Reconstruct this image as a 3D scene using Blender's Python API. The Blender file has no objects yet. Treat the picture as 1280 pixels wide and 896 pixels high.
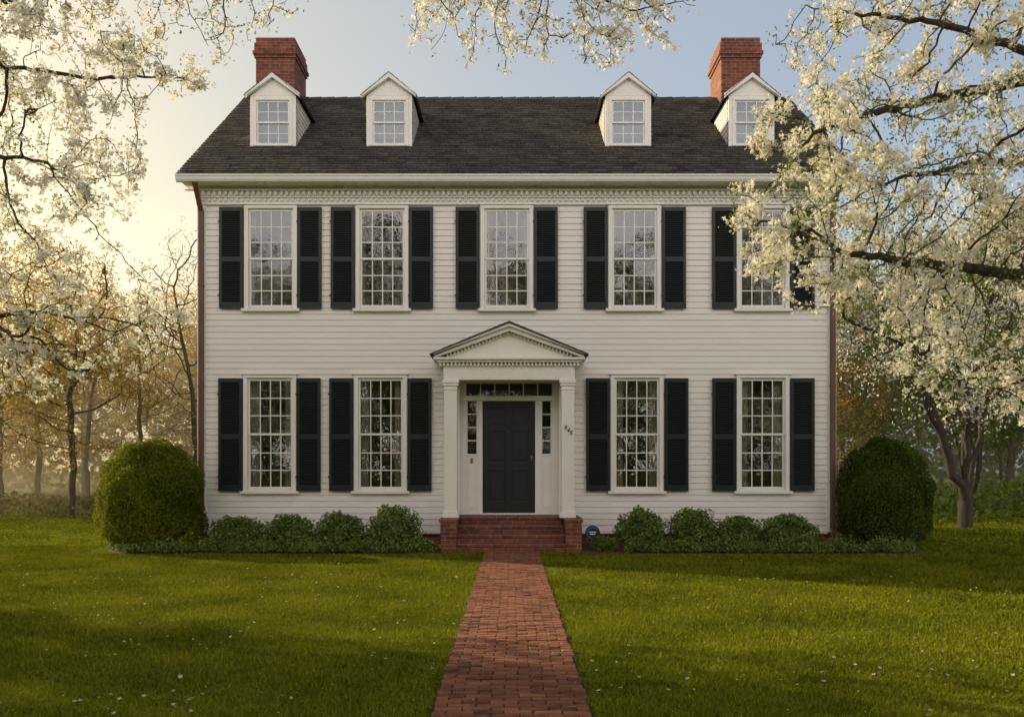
import bpy, math, random
import numpy as np
from mathutils import Vector, noise
random.seed(4); R=np.random.default_rng(7)
C=bpy.context.scene.collection
sc=bpy.context.scene
sc.view_settings.view_transform='Standard'; sc.view_settings.look='None'; sc.view_settings.exposure=0
SUN_AZ=61.0; SUN_EL=22.0
a=math.radians(SUN_AZ); e=math.radians(SUN_EL)
SUND=Vector((-math.sin(a)*math.cos(e), math.cos(a)*math.cos(e), math.sin(e)))

# ---------------------------------------------------------------- materials
def newmat(name):
    m=bpy.data.materials.new(name); m.use_nodes=True; nt=m.node_tree; nt.nodes.clear()
    out=nt.nodes.new('ShaderNodeOutputMaterial'); return m,nt,out
def N(nt,t,**k):
    n=nt.nodes.new(t)
    for a_,b_ in k.items(): setattr(n,a_,b_)
    return n
def mixc(nt,fac,c1,c2,mode='MIX'):
    n=N(nt,'ShaderNodeMix',data_type='RGBA',blend_type=mode)
    for i,x in ((0,fac),(6,c1),(7,c2)):
        if isinstance(x,bpy.types.NodeSocket): nt.links.new(x,n.inputs[i])
        else: n.inputs[i].default_value = x if i==0 else (*x,1)
    return n.outputs[2]
def noi(nt,scale,detail=4,vec=None,rough=.6):
    n=N(nt,'ShaderNodeTexNoise'); n.inputs['Scale'].default_value=scale; n.inputs['Detail'].default_value=detail; n.inputs['Roughness'].default_value=rough
    if vec is None:
        tc=N(nt,'ShaderNodeTexCoord'); vec=tc.outputs['Object']
    nt.links.new(vec,n.inputs['Vector']); return n.outputs['Fac']
def ramp(nt,f,lo,hi,a0=0,a1=1):
    n=N(nt,'ShaderNodeMapRange'); nt.links.new(f,n.inputs[0]); n.inputs[1].default_value=lo; n.inputs[2].default_value=hi; n.inputs[3].default_value=a0; n.inputs[4].default_value=a1; return n.outputs[0]
def attr(nt):
    n=N(nt,'ShaderNodeAttribute',attribute_name='v'); return n.outputs['Fac']
def pbr(name,c1,c2,rough=.6,scale=4,bump=0,bscale=60,use_attr=False,spec=.4,metal=0,trans=0,stretch=None,amix=.6,det=4,upn=0):
    m,nt,out=newmat(name)
    tc=N(nt,'ShaderNodeTexCoord'); vec=tc.outputs['Object']
    if stretch:
        mp=N(nt,'ShaderNodeMapping'); mp.inputs['Scale'].default_value=stretch; nt.links.new(vec,mp.inputs[0]); vec=mp.outputs[0]
    f=ramp(nt,noi(nt,scale,det,vec),.3,.7)
    if use_attr:
        mx=N(nt,'ShaderNodeMix',data_type='FLOAT'); mx.inputs[0].default_value=amix
        nt.links.new(f,mx.inputs[2]); nt.links.new(attr(nt),mx.inputs[3]); f=mx.outputs[0]
    col=mixc(nt,f,c1,c2)
    if trans:
        p=N(nt,'ShaderNodeBsdfDiffuse'); nt.links.new(col,p.inputs['Color'])
        if upn:
            g=N(nt,'ShaderNodeNewGeometry'); sc_=N(nt,'ShaderNodeVectorMath',operation='SCALE'); nt.links.new(g.outputs['Normal'],sc_.inputs[0]); sc_.inputs['Scale'].default_value=1-upn
            ad=N(nt,'ShaderNodeVectorMath',operation='ADD'); nt.links.new(sc_.outputs[0],ad.inputs[0]); ad.inputs[1].default_value=(0,0,upn)
            nm=N(nt,'ShaderNodeVectorMath',operation='NORMALIZE'); nt.links.new(ad.outputs[0],nm.inputs[0]); nt.links.new(nm.outputs[0],p.inputs['Normal'])
    else:
        p=N(nt,'ShaderNodeBsdfPrincipled'); nt.links.new(col,p.inputs['Base Color'])
        p.inputs['Roughness'].default_value=rough; p.inputs['Specular IOR Level'].default_value=spec; p.inputs['Metallic'].default_value=metal
    if bump:
        b=N(nt,'ShaderNodeBump'); b.inputs['Strength'].default_value=bump; b.inputs['Distance'].default_value=.01
        nt.links.new(noi(nt,bscale,4,vec),b.inputs['Height']); nt.links.new(b.outputs[0],p.inputs['Normal'])
    sh=p.outputs[0]
    if trans:
        t=N(nt,'ShaderNodeBsdfTranslucent'); nt.links.new(col,t.inputs[0])
        ms=N(nt,'ShaderNodeMixShader'); ms.inputs[0].default_value=trans
        nt.links.new(sh,ms.inputs[1]); nt.links.new(t.outputs[0],ms.inputs[2]); sh=ms.outputs[0]
        if rough<.52:
            gl=N(nt,'ShaderNodeBsdfGlossy'); gl.inputs['Roughness'].default_value=.4; gl.inputs[0].default_value=(1,1,1,1)
            m2=N(nt,'ShaderNodeMixShader'); m2.inputs[0].default_value=.03; nt.links.new(sh,m2.inputs[1]); nt.links.new(gl.outputs[0],m2.inputs[2]); sh=m2.outputs[0]
    nt.links.new(sh,out.inputs[0]); return m
def brickmat(name,c1,c2,mort,bw=.21,bh=.072):
    m,nt,out=newmat(name)
    g=N(nt,'ShaderNodeNewGeometry'); sp=N(nt,'ShaderNodeSeparateXYZ'); nt.links.new(g.outputs['Position'],sp.inputs[0])
    sn=N(nt,'ShaderNodeSeparateXYZ'); nt.links.new(g.outputs['Normal'],sn.inputs[0])
    ad=N(nt,'ShaderNodeMath',operation='ADD'); nt.links.new(sp.outputs[0],ad.inputs[0]); nt.links.new(sp.outputs[1],ad.inputs[1])
    c_a=N(nt,'ShaderNodeCombineXYZ'); nt.links.new(ad.outputs[0],c_a.inputs[0]); nt.links.new(sp.outputs[2],c_a.inputs[1])
    c_b=N(nt,'ShaderNodeCombineXYZ'); nt.links.new(sp.outputs[1],c_b.inputs[0]); nt.links.new(sp.outputs[0],c_b.inputs[1])
    ab=N(nt,'ShaderNodeMath',operation='ABSOLUTE'); nt.links.new(sn.outputs[2],ab.inputs[0])
    gt=N(nt,'ShaderNodeMath',operation='GREATER_THAN'); nt.links.new(ab.outputs[0],gt.inputs[0]); gt.inputs[1].default_value=.5
    mv=N(nt,'ShaderNodeMix',data_type='VECTOR'); nt.links.new(gt.outputs[0],mv.inputs[0]); nt.links.new(c_a.outputs[0],mv.inputs[4]); nt.links.new(c_b.outputs[0],mv.inputs[5])
    b=N(nt,'ShaderNodeTexBrick'); nt.links.new(mv.outputs[1],b.inputs['Vector'])
    b.inputs['Scale'].default_value=1; b.inputs['Brick Width'].default_value=bw; b.inputs['Row Height'].default_value=bh; b.inputs['Mortar Size'].default_value=.007
    b.inputs['Color1'].default_value=(*c1,1); b.inputs['Color2'].default_value=(*c2,1); b.inputs['Mortar'].default_value=(*mort,1); b.inputs['Bias'].default_value=-.1
    col=mixc(nt,.7,b.outputs['Color'],mixc(nt,ramp(nt,noi(nt,7,6,g.outputs['Position']),.25,.75),(.35,.33,.33),(1.3,1.25,1.2)),'MULTIPLY')
    p=N(nt,'ShaderNodeBsdfPrincipled'); nt.links.new(col,p.inputs['Base Color']); p.inputs['Roughness'].default_value=.85
    bp=N(nt,'ShaderNodeBump'); bp.inputs['Strength'].default_value=.8; bp.inputs['Distance'].default_value=.006; bp.invert=True
    nt.links.new(b.outputs['Fac'],bp.inputs['Height']); nt.links.new(bp.outputs[0],p.inputs['Normal'])
    nt.links.new(p.outputs[0],out.inputs[0]); return m
def glassmat(name,base,tint=(.95,.97,1)):
    m,nt,out=newmat(name)
    t=N(nt,'ShaderNodeBsdfTransparent'); t.inputs[0].default_value=(.8,.83,.82,1)
    g=N(nt,'ShaderNodeBsdfGlossy'); g.inputs['Roughness'].default_value=.012; g.inputs[0].default_value=(*tint,1)
    b=N(nt,'ShaderNodeBump'); b.inputs['Strength'].default_value=.12; b.inputs['Distance'].default_value=.01
    nt.links.new(noi(nt,6,2),b.inputs['Height']); nt.links.new(b.outputs[0],g.inputs['Normal'])
    ms=N(nt,'ShaderNodeMixShader'); ms.inputs[0].default_value=base
    nt.links.new(t.outputs[0],ms.inputs[1]); nt.links.new(g.outputs[0],ms.inputs[2]); nt.links.new(ms.outputs[0],out.inputs[0]); return m

M={}
M['siding']=pbr('white_siding_paint',(.77,.74,.70),(.84,.815,.78),.55,1.2,.2,30,use_attr=True,stretch=(.6,1,6),amix=.5)
M['trim']=pbr('white_trim_paint',(.80,.775,.73),(.85,.83,.79),.45,3,.1,40)
M['shutter']=pbr('dark_shutter_paint',(.005,.010,.010),(.010,.017,.018),.45,6,.1,60)
M['door']=pbr('dark_door_paint',(.006,.011,.014),(.010,.016,.022),.42,4)
M['glass']=glassmat('window_glass',.115)
M['glassu']=glassmat('dormer_glass',.14,(.75,.88,1))
M['glassl']=glassmat('lower_window_glass',.12)
M['glassd']=glassmat('door_glass',.07)
M['shingle']=pbr('roof_shingle',(.024,.021,.019),(.125,.109,.096),.8,1.5,.5,90,use_attr=True,amix=.6)
M['brick']=brickmat('red_brick',(.27,.070,.04),(.12,.034,.022),(.26,.20,.16))
M['pbrick']=pbr('paving_brick',(.08,.028,.018),(.36,.145,.08),.8,9,.8,70,use_attr=True,amix=.6)
M['sand']=pbr('joint_sand',(.03,.024,.016),(.07,.055,.04),.95,30,.5,200)
M['metal']=pbr('brown_downspout_metal',(.10,.05,.035),(.15,.075,.05),.5,3)
M['brass']=pbr('brass',(.25,.18,.08),(.35,.25,.12),.4,5,metal=1)
M['iron']=pbr('black_iron',(.01,.01,.012),(.02,.02,.02),.5,5)
M['curtain']=pbr('linen_curtain',(.40,.34,.26),(.50,.44,.35),.9,4,trans=.3)
M['inside']=pbr('interior_plaster',(.18,.13,.08),(.25,.19,.12),.9,1)
M['bark']=pbr('tree_bark',(.028,.020,.014),(.085,.062,.044),.9,6,.9,30,stretch=(3,3,1))
M['petal']=pbr('white_blossom',(.74,.72,.60),(.90,.88,.82),.7,2.0,use_attr=True,trans=.5,det=1)
M['yleaf']=pbr('young_green_leaf',(.12,.18,.03),(.30,.36,.07),.55,2,use_attr=True,trans=.5,det=1)
M['leaf']=pbr('green_leaf',(.045,.080,.015),(.18,.23,.045),.6,.8,use_attr=True,trans=.5,det=1)
M['gold']=pbr('golden_spring_leaf',(.26,.17,.04),(.55,.38,.11),.6,.8,use_attr=True,trans=.55,det=1)
M['brush']=pbr('brown_brush_leaf',(.07,.065,.02),(.24,.20,.06),.6,.8,use_attr=True,trans=.4,det=1)
M['box']=pbr('boxwood_leaf',(.045,.070,.010),(.29,.31,.036),.55,1.5,use_attr=True,trans=.45,det=1)
M['box2']=pbr('dark_boxwood_leaf',(.022,.045,.009),(.13,.18,.032),.55,1.5,use_attr=True,trans=.3,det=1)
M['shrub']=pbr('shrub_leaf',(.05,.10,.018),(.30,.40,.075),.45,3,use_attr=True,trans=.3,det=1)
M['mulch']=pbr('brown_mulch',(.045,.022,.013),(.15,.07,.042),.95,25,1,80)
M['grass']=pbr('grass_blade',(.050,.090,.007),(.45,.45,.035),.6,.9,use_attr=True,trans=.14,amix=.5,upn=.75)
M['blue']=pbr('blue_enamel',(.02,.10,.40),(.03,.14,.5),.4,5)
M['number']=pbr('black_numeral_metal',(.015,.014,.014),(.03,.03,.03),.4,5)
def lawn():
    m,nt,out=newmat('lawn_ground')
    c=mixc(nt,ramp(nt,noi(nt,.9,6),.3,.7),(.035,.065,.007),(.13,.16,.014))
    c=mixc(nt,ramp(nt,noi(nt,45,5),.35,.75),c,mixc(nt,.5,c,(.26,.29,.03)))
    p=N(nt,'ShaderNodeBsdfDiffuse'); nt.links.new(c,p.inputs['Color'])
    b=N(nt,'ShaderNodeBump'); b.inputs['Strength'].default_value=.6; b.inputs['Distance'].default_value=.03
    nt.links.new(noi(nt,50,6),b.inputs['Height']); nt.links.new(b.outputs[0],p.inputs['Normal']); nt.links.new(p.outputs[0],out.inputs[0]); return m
M['lawn']=lawn()

# ---------------------------------------------------------------- mesh helpers
def np_mesh(name,V,F,mat,parent=None,v=None,smooth=False,loc=(0,0,0)):
    V=np.asarray(V,dtype=np.float32).reshape(-1,3); F=np.asarray(F,dtype=np.int32); k=F.shape[1]
    me=bpy.data.meshes.new(name); me.vertices.add(len(V)); me.vertices.foreach_set('co',V.ravel())
    me.loops.add(F.size); me.loops.foreach_set('vertex_index',F.ravel())
    me.polygons.add(len(F)); me.polygons.foreach_set('loop_start',np.arange(0,F.size,k,dtype=np.int32))
    me.update(calc_edges=True)
    if smooth: me.polygons.foreach_set('use_smooth',np.ones(len(F),dtype=bool))
    if v is not None:
        at=me.attributes.new('v','FLOAT','FACE'); at.data.foreach_set('value',np.asarray(v,dtype=np.float32))
    me.materials.append(mat); me.validate()
    o=bpy.data.objects.new(name,me); C.objects.link(o); o.location=loc
    if parent: o.parent=parent
    return o
class MB:
    def __init__(s): s.V=[];s.F=[];s.v=[]
    def poly(s,pts,v=.5):
        n=len(s.V); s.V+= [tuple(p) for p in pts]; s.F.append(tuple(range(n,n+len(pts)))); s.v.append(v)
    def hexa(s,p,v=.5):
        n=len(s.V); s.V+=[tuple(q) for q in p]
        for f in ((3,2,1,0),(4,5,6,7),(0,1,5,4),(1,2,6,5),(2,3,7,6),(3,0,4,7)):
            s.F.append(tuple(n+i for i in f)); s.v.append(v)
    def box(s,x0,x1,y0,y1,z0,z1,v=.5):
        s.hexa([(x0,y0,z0),(x1,y0,z0),(x1,y1,z0),(x0,y1,z0),(x0,y0,z1),(x1,y0,z1),(x1,y1,z1),(x0,y1,z1)],v)
    def prism(s,xz,y0,y1,v=.5):
        n=len(s.V); k=len(xz); s.V+=[(x,y0,z) for x,z in xz]+[(x,y1,z) for x,z in xz]
        s.F.append(tuple(range(n,n+k))); s.F.append(tuple(range(n+2*k-1,n+k-1,-1))); s.v+=[v,v]
        for i in range(k):
            j=(i+1)%k; s.F.append((n+j,n+i,n+k+i,n+k+j)); s.v.append(v)
    def cyl(s,p0,p1,r0,r1,n=12,v=.5):
        p0=Vector(p0);p1=Vector(p1); d=(p1-p0).normalized(); u=d.orthogonal().normalized(); w=d.cross(u)
        b=len(s.V)
        for p,r in((p0,r0),(p1,r1)):
            for i in range(n):
                t=2*math.pi*i/n; s.V.append(tuple(p+u*(r*math.cos(t))+w*(r*math.sin(t))))
        for i in range(n):
            j=(i+1)%n; s.F.append((b+i,b+j,b+n+j,b+n+i)); s.v.append(v)
        s.F.append(tuple(range(b+n-1,b-1,-1))); s.F.append(tuple(range(b+n,b+2*n))); s.v+=[v,v]
    def obj(s,name,mat,parent=None,bevel=0,loc=(0,0,0)):
        me=bpy.data.meshes.new(name); me.from_pydata(s.V,[],s.F); me.update()
        at=me.attributes.new('v','FLOAT','FACE'); at.data.foreach_set('value',s.v)
        me.materials.append(mat)
        o=bpy.data.objects.new(name,me); C.objects.link(o); o.location=loc
        if parent: o.parent=parent
        if bevel:
            b=o.modifiers.new('bevel','BEVEL'); b.width=bevel; b.segments=2; b.limit_method='ANGLE'
        return o
def empty(name,loc,label,cat,group=None):
    o=bpy.data.objects.new(name,None); C.objects.link(o); o.location=loc; o.empty_display_size=.3
    o['label']=label; o['category']=cat
    if group: o['group']=group
    return o
def tag(o,label,cat,group=None):
    o['label']=label;o['category']=cat
    if group:o['group']=group
def copy_part(o,parent,loc=None):
    c=o.copy(); C.objects.link(c)
    if parent: c.parent=parent
    if loc is not None: c.location=loc
    return c

# ---------------------------------------------------------------- ground, path, beds
def sheet(name,x0,x1,y0,y1,z,mat,kind='structure'):
    o=np_mesh(name,[(x0,y0,z),(x1,y0,z),(x1,y1,z),(x0,y1,z)],[(0,1,2,3)],mat); o['kind']=kind; return o
sheet('ground',-400,400,-400,400,0,M['lawn'])
PX=0.0; PW=.475
b=MB()
b.box(PX-PW-.01,PX+PW+.01,-24,-1.36,-.02,.010)
def pav(x0,x1,y0,y1):
    h=.022+random.uniform(-.005,.005); t=random.uniform(-.003,.003); g=.004; i=.006
    v=min(1,max(0,random.gauss(.5,.33)))
    x0+=g;x1-=g;y0+=g;y1-=g
    j=lambda:random.uniform(-.003,.003)
    p=[(x0+j(),y0+j(),.0),(x1+j(),y0+j(),.0),(x1+j(),y1+j(),.0),(x0+j(),y1+j(),.0)]
    n=len(b2.V); b2.V+=p
    b2.V+=[(x,y,h-i+t) for x,y,_ in p]
    cx=(x0+x1)/2;cy=(y0+y1)/2
    b2.V+=[(x+(i if x<cx else -i),y+(i if y<cy else -i),h+t*(1 if x<cx else -1)) for x,y,_ in p]
    for q in range(4):
        r=(q+1)%4
        b2.F.append((n+q,n+r,n+4+r,n+4+q)); b2.F.append((n+4+q,n+4+r,n+8+r,n+8+q)); b2.v+=[v,v]
    b2.F.append((n+8,n+9,n+10,n+11)); b2.v.append(v)
b2=MB(); y=-24.0; r=0; rh=.078; bwid=.172
while y<-1.40:
    xa=PX-PW+random.uniform(-.012,.012); xb=PX+PW+random.uniform(-.012,.012)
    x=PX-PW-(bwid*(.5 if r%2 else 0))+random.uniform(-.008,.008)
    while x<xb-.01:
        l=max(x,xa); rr=min(x+bwid,xb)
        if rr-l>.03: pav(l,rr,y,min(y+rh,-1.37))
        x+=bwid
    y+=rh; r+=1
base=b.obj('path_bed',M['sand']); base['kind']='structure'
path=b2.obj('brick_path',M['pbrick']); path['kind']='structure'
def bed(name,x0,x1):
    n=40; pts=[]
    for i in range(n+1):
        t=i/n; x=x0+(x1-x0)*t; edge=-1.62-.10*math.sin(t*9+x0)-.06*math.sin(t*23)
        if x1<0: e_=min(1,(x-x0)/.9)
        else: e_=min(1,(x1-x)/.9)
        pts.append((x,edge*math.sqrt(max(0,e_*(2-e_))),0))
    V=[];F=[]
    for i,(x,yy,_) in enumerate(pts): V+=[(x,yy,.004),(x,yy*.5,.05),(x,.03,.05)]
    for i in range(n):
        q=3*i; F+=[(q,q+3,q+4,q+1),(q+1,q+4,q+5,q+2)]
    o=np_mesh(name,V,F,M['mulch']); o['kind']='structure'; return pts
bl=bed('flower_bed',-7.4,-1.245); br=bed('flower_bed',1.215,7.5)
def in_bed(x,y):
    return ((x>-7.4)&(x<-1.2)|(x>1.2)&(x<7.5))&(y>-1.66)

# ---------------------------------------------------------------- HOUSE
H=empty('colonial_house',(0,0,0),'two-storey white clapboard colonial house with dark shutters and dormers','house')
XL,XR=-5.92,6.10; ZB=.28; ZT=6.75; YB=7.48
EY=-.45; EZ=6.88; RY=3.74; RZ=10.0; EXL,EXR=-6.19,6.40
SL=(RZ-EZ)/(RY-EY)
UC=[-4.56,-2.455,-.098,2.318,4.742]; LC=[-4.576,-2.485,2.364,4.742]
UZ=(4.50,6.36); LZ=(1.06,3.16); WHW=.435
ops=[(c-WHW,c+WHW,UZ[0],UZ[1]) for c in UC]+[(c-WHW,c+WHW,LZ[0],LZ[1]) for c in LC]+[(-.98,.88,.2,3.16)]
def siding_rows(mb,rng,z0,z1,ops,place,bh=.114):
    z=z0
    while z<z1-.001:
        zt=min(z+bh,z1); bp=sorted({z,zt}|{q for o in ops for q in(o[2],o[3]) if z<q<zt})
        for s0,s1 in zip(bp[:-1],bp[1:]):
            zm=(s0+s1)/2; A,B=rng(zm)
            cuts=[A]
            for o in sorted(o for o in ops if o[2]<zm<o[3]): cuts+=[o[0],o[1]]
            cuts.append(B)
            for i in range(0,len(cuts),2):
                xa,xb=cuts[i],cuts[i+1]
                js=[xa]; 
                rr=random.Random(int(z*1000)+i); x=xa+rr.uniform(1.0,4)
                while x<xb-.5: js.append(x); x+=rr.uniform(2.4,4.2)
                js.append(xb)
                off=lambda q:-.020+.016*(q-z)/bh
                for ja,jb in zip(js[:-1],js[1:]):
                    v=rr.uniform(0,1)
                    mb.poly([place(ja,off(s0),s0),place(jb,off(s0),s0),place(jb,off(s1),s1),place(ja,off(s1),s1)],v)
                    if s0==z: mb.poly([place(ja,0,s0),place(jb,0,s0),place(jb,off(s0),s0),place(ja,off(s0),s0)],v)
        z+=bh
mb=MB(); siding_rows(mb,lambda z:(XL,XR),ZB,ZT,ops,lambda x,o,z:(x,o,z)); mb.obj('front_wall',M['siding'],H)
def gab(z):
    if z<ZT-.1: return (0,YB)
    q=(z-(EZ-.15))/SL+EY
    q=max(0,q); return (q,max(q+.02,YB-q))
for nm,f in(('side_wall',lambda x,o,z:(XL+o,YB-x,z)),('side_wall',lambda x,o,z:(XR-o,x,z))):
    mb=MB(); siding_rows(mb,gab,ZB,RZ-.2,[],f); mb.obj(nm,M['siding'],H)
mb=MB(); siding_rows(mb,lambda z:(-XR,-XL),ZB,ZT,[],lambda x,o,z:(-x,YB-o,z)); mb.obj('rear_wall',M['siding'],H)
mb=MB(); mb.box(XL+.03,XR-.03,.03,YB-.03,0,ZB-.002); mb.obj('brick_foundation',M['brick'],H)
for x in(XL,XR): 
    s=-1 if x<0 else 1; mb=MB()
    mb.box(min(x-s*.13,x+s*.03),max(x-s*.13,x+s*.03),-.035,.10,ZB-.02,6.56); mb.obj('corner_board',M['trim'],H,.004)
for x0,x1 in((XL+.131,-1.25),(1.22,XR-.131)):
    mb=MB(); mb.box(x0,x1,-.04,-.002,ZB-.05,ZB+.01); mb.obj('water_table_board',M['trim'],H,.004)
mb=MB(); mb.box(XL+.1,XR-.1,2.2,2.25,.5,6.7); mb.box(XL+.1,XR-.1,.12,2.19,3.60,3.80); mb.box(XL+.1,XR-.1,.12,2.19,.45,.55)
mb.box(XL+.1,XR-.1,.12,2.19,6.62,6.7)
for x in(-3.5,-1.3,1.2,3.5): mb.box(x,x+.1,.12,2.19,.551,3.599); mb.box(x,x+.1,.12,2.19,3.801,6.619)
mb.obj('interior_wall',M['inside'],H)

# windows -----------------------------------------------------
def make_window(w,z0,z1,cols,rows,cas,curt,gm):
    h=z1-z0; hw=w/2; t=.115 if cas is None else cas
    m=MB()
    m.box(-hw-t+.05,-hw+.012,-.055,.05,-.02,h+.012); m.box(hw-.012,hw+t-.05,-.055,.05,-.02,h+.012)
    m.box(-hw-t+.05,hw+t-.05,-.058,.05,h+.013,h+.075)
    m.box(-hw-t+.01,hw+t-.01,-.085,.03,h+.0755,h+.10)
    win=m.obj('window',M['trim'],None,.004)
    m=MB(); m.box(-hw-t-.0,hw+t+.0,-.10,.06,-.075,-.021); sill=m.obj('window_sill',M['trim'],win,.005)
    m=MB(); st=.038; a0=-hw+.013;a1=hw-.013
    mid=h*.5
    for (b0,b1,yy) in((0,mid+.018,.020),(mid-.018,h,-.004)):
        yb=yy+.022
        m.box(a0,a0+st,yy,yb,b0,b1);m.box(a1-st,a1,yy,yb,b0,b1)
        m.box(a0+st,a1-st,yy+.001,yb,b0,b0+st+(.02 if b0==0 else 0));m.box(a0+st,a1-st,yy+.001,yb,b1-st,b1)
        n=rows//2; mu=.009
        for i in range(1,cols):
            x=a0+st+(a1-a0-2*st)*i/cols; m.box(x-mu,x+mu,yy+.003,yb-.003,b0+st,b1-st)
        for i in range(1,n):
            z=b0+st+(b1-b0-2*st)*i/n; m.box(a0+st,a1-st,yy+.005,yb-.005,z-mu,z+mu)
    sash=m.obj('sash',M['trim'],win)
    m=MB()
    for (b0,b1,yy) in((st,mid,.032),(mid,h-st,.008)):
        n=rows//2
        for i in range(cols):
            for k in range(n):
                xa=a0+st+(a1-a0-2*st)*i/cols; xb=a0+st+(a1-a0-2*st)*(i+1)/cols
                za=b0+(b1-b0)*k/n; zb=b0+(b1-b0)*(k+1)/n
                d=[random.uniform(-.0009,.0009) for _ in range(3)]
                m.poly([(xa,yy+d[0],za),(xb,yy+d[1],za),(xb,yy+d[1]+d[2],zb),(xa,yy+d[0]+d[2],zb)])
    m.obj('window_pane',gm,win)
    if curt:
        V=[];F=[]
        for s in(-1,1):
            n=24;b0=len(V)
            wdt=hw*(.55 if curt==1 else .30)
            for i in range(n+1):
                x=s*(hw+.05-wdt*i/n); yy=.16+.02*math.sin(i*1.5)
                V+=[(x,yy,0),(x*(1 if curt==1 else .9),yy,h)]
            for i in range(n): q=b0+2*i; F.append((q,q+2,q+3,q+1))
        np_mesh('curtain',V,F,M['curtain'],win,smooth=True)
    return win
def put(win0,locs,parent):
    kids=list(win0.children)
    for i,l in enumerate(locs):
        if i==0: o=win0; o.parent=parent; o.location=l; continue
        o=copy_part(win0,parent,l)
        for k in kids: copy_part(k,o)
w=make_window(2*WHW,UZ[0],UZ[1],4,6,None,2,M['glass']); put(w,[(c,0,UZ[0]) for c in UC],H)
w=make_window(2*WHW,LZ[0],LZ[1],4,6,None,1,M['glassl']); put(w,[(c,0,LZ[0]) for c in LC],H)
def shutter(h):
    m=MB(); w=.45; st=.055
    m.box(-w/2,-w/2+st,-.02,.02,0,h); m.box(w/2-st,w/2,-.02,.02,0,h)
    rails=[(0,.11),(h*.46,h*.46+.09),(h-.08,h)]
    for a0,a1 in rails: m.box(-w/2+st,w/2-st,-.019,.019,a0,a1)
    for (a0,a1) in((.11,h*.46),(h*.46+.09,h-.08)):
        n=int((a1-a0)/.04)
        for i in range(n):
            z=a0+(a1-a0)*(i+.5)/n
            x0,x1=-w/2+st,w/2-st
            m.hexa([(x0,-.016,z-.020),(x1,-.016,z-.020),(x1,.012,z+.008),(x0,.012,z+.008),(x0,-.016,z-.012),(x1,-.016,z-.012),(x1,.012,z+.016),(x0,.012,z+.016)])
        m.box(-w/2+st,w/2-st,.013,.018,a0,a1)
    m.box(-w/2-.02,-w/2+.06,-.024,-.0205,h*.12,h*.12+.03); m.box(-w/2-.02,-w/2+.06,-.024,-.0205,h*.85,h*.85+.03)
    return m.obj('shutter',M['shutter'])
su=shutter(1.91); slw=shutter(2.13)
for src,cs,z in((su,UC,4.48),(slw,LC,1.035)):
    k=0
    for c in cs:
        for s in(-1,1):
            o=src if k==0 else copy_part(src,H); o.parent=H
            o.location=(c+s*(.515+.225),-.062,z); o.rotation_euler=(random.uniform(-.004,.004),random.uniform(-.002,.002),0); k+=1

# cornice
m=MB()
m.box(XL-.04,XR+.04,-.06,-.001,6.30+.14,6.56)
m.box(XL-.05,XR+.05,-.10,-.061,6.56,6.585)
m.box(XL-.05,XR+.05,-.085,-.002,6.586,6.75)
m.box(XL-.20,XR+.20,-.40,-.0,6.752,6.80)
m.box(XL-.22,XR+.22,-.16,-.101,6.68,6.70)
m.obj('cornice',M['trim'],H,.004)
m=MB(); x=XL-.02
while x<XR+.02:
    m.box(x,x+.055,-.135,-.0845,6.60,6.675); x+=.105
x=XL-.02
while x<XR:
    m.box(x,x+.05,-.098,-.0595,6.50,6.545); x+=.105
m.obj('dentil_band',M['trim'],H)
m=MB()
prof=[(-.40,6.745),(-.445,6.755),(-.47,6.79),(-.485,6.84),(-.50,6.85),(-.50,6.875),(-.40,6.872)]
n=len(prof)
for x0,x1 in((EXL-.01,EXR+.01),):
    m.V+=[(x0,y_,z_) for y_,z_ in prof]+[(x1,y_,z_) for y_,z_ in prof]
    for i in range(n):
        j=(i+1)%n; m.F.append((i,j,n+j,n+i)); m.v.append(.5)
    m.F.append(tuple(range(n-1,-1,-1))); m.F.append(tuple(range(n,2*n))); m.v+=[.5,.5]
m.obj('gutter',M['trim'],H)
for x,s in((-5.86,-1),(6.05,1)):
    m=MB()
    m.box(x-.045,x+.045,-.115,-.045,.35,6.30)
    m.hexa([(x-.044,-.114,6.30),(x+.044,-.114,6.30),(x+.044,-.046,6.30),(x-.044,-.046,6.30),(x-.044,-.46,6.74),(x+.044,-.46,6.74),(x+.044,-.39,6.74),(x-.044,-.39,6.74)])
    m.hexa([(x-.044,-.36,.14),(x+.044,-.36,.14),(x+.044,-.30,.08),(x-.044,-.30,.08),(x-.044,-.114,.35),(x+.044,-.114,.35),(x+.044,-.046,.35),(x-.044,-.046,.35)])
    for z in(1.2,3.0,4.9): m.box(x-.055,x+.055,-.12,-.03,z,z+.03)
    m.obj('downspout',M['metal'],H,.006)

# roof --------------------------------------------------------
def shingles(mb,org,ux,uy,W,L,clip=None,rh=.14,sw=.19,thk=.020):
    org=Vector(org);ux=Vector(ux);uy=Vector(uy);n=ux.cross(uy).normalized()
    r=0; t=0
    while t<L-.02:
        x=-(sw*(.5 if r%2 else 0))-random.uniform(0,.06)
        while x<W:
            w=sw*random.uniform(.75,1.25); x0=max(0,x); x1=min(W,x+w-.006); x+=w
            if x1-x0<.02: continue
            if clip and not clip((x0+x1)/2,t+rh/2): continue
            j=random.uniform(-.012,.012)*thk/.02; th=thk+random.uniform(0,.4)*thk; t1=min(t+rh+.03,L)
            a_=org+ux*x0+uy*(t+j); b_=org+ux*x1+uy*(t+j); c_=org+ux*x1+uy*t1; d_=org+ux*x0+uy*t1
            v=min(1,max(0,random.gauss(.45,.3)))
            up=n*th; lo=n*.004
            k=len(mb.V); mb.V+=[tuple(q) for q in(a_,b_,a_+up,b_+up,c_+lo,d_+lo)]
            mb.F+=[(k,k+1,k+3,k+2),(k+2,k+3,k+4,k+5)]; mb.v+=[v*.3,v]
        t+=rh; r+=1
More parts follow.
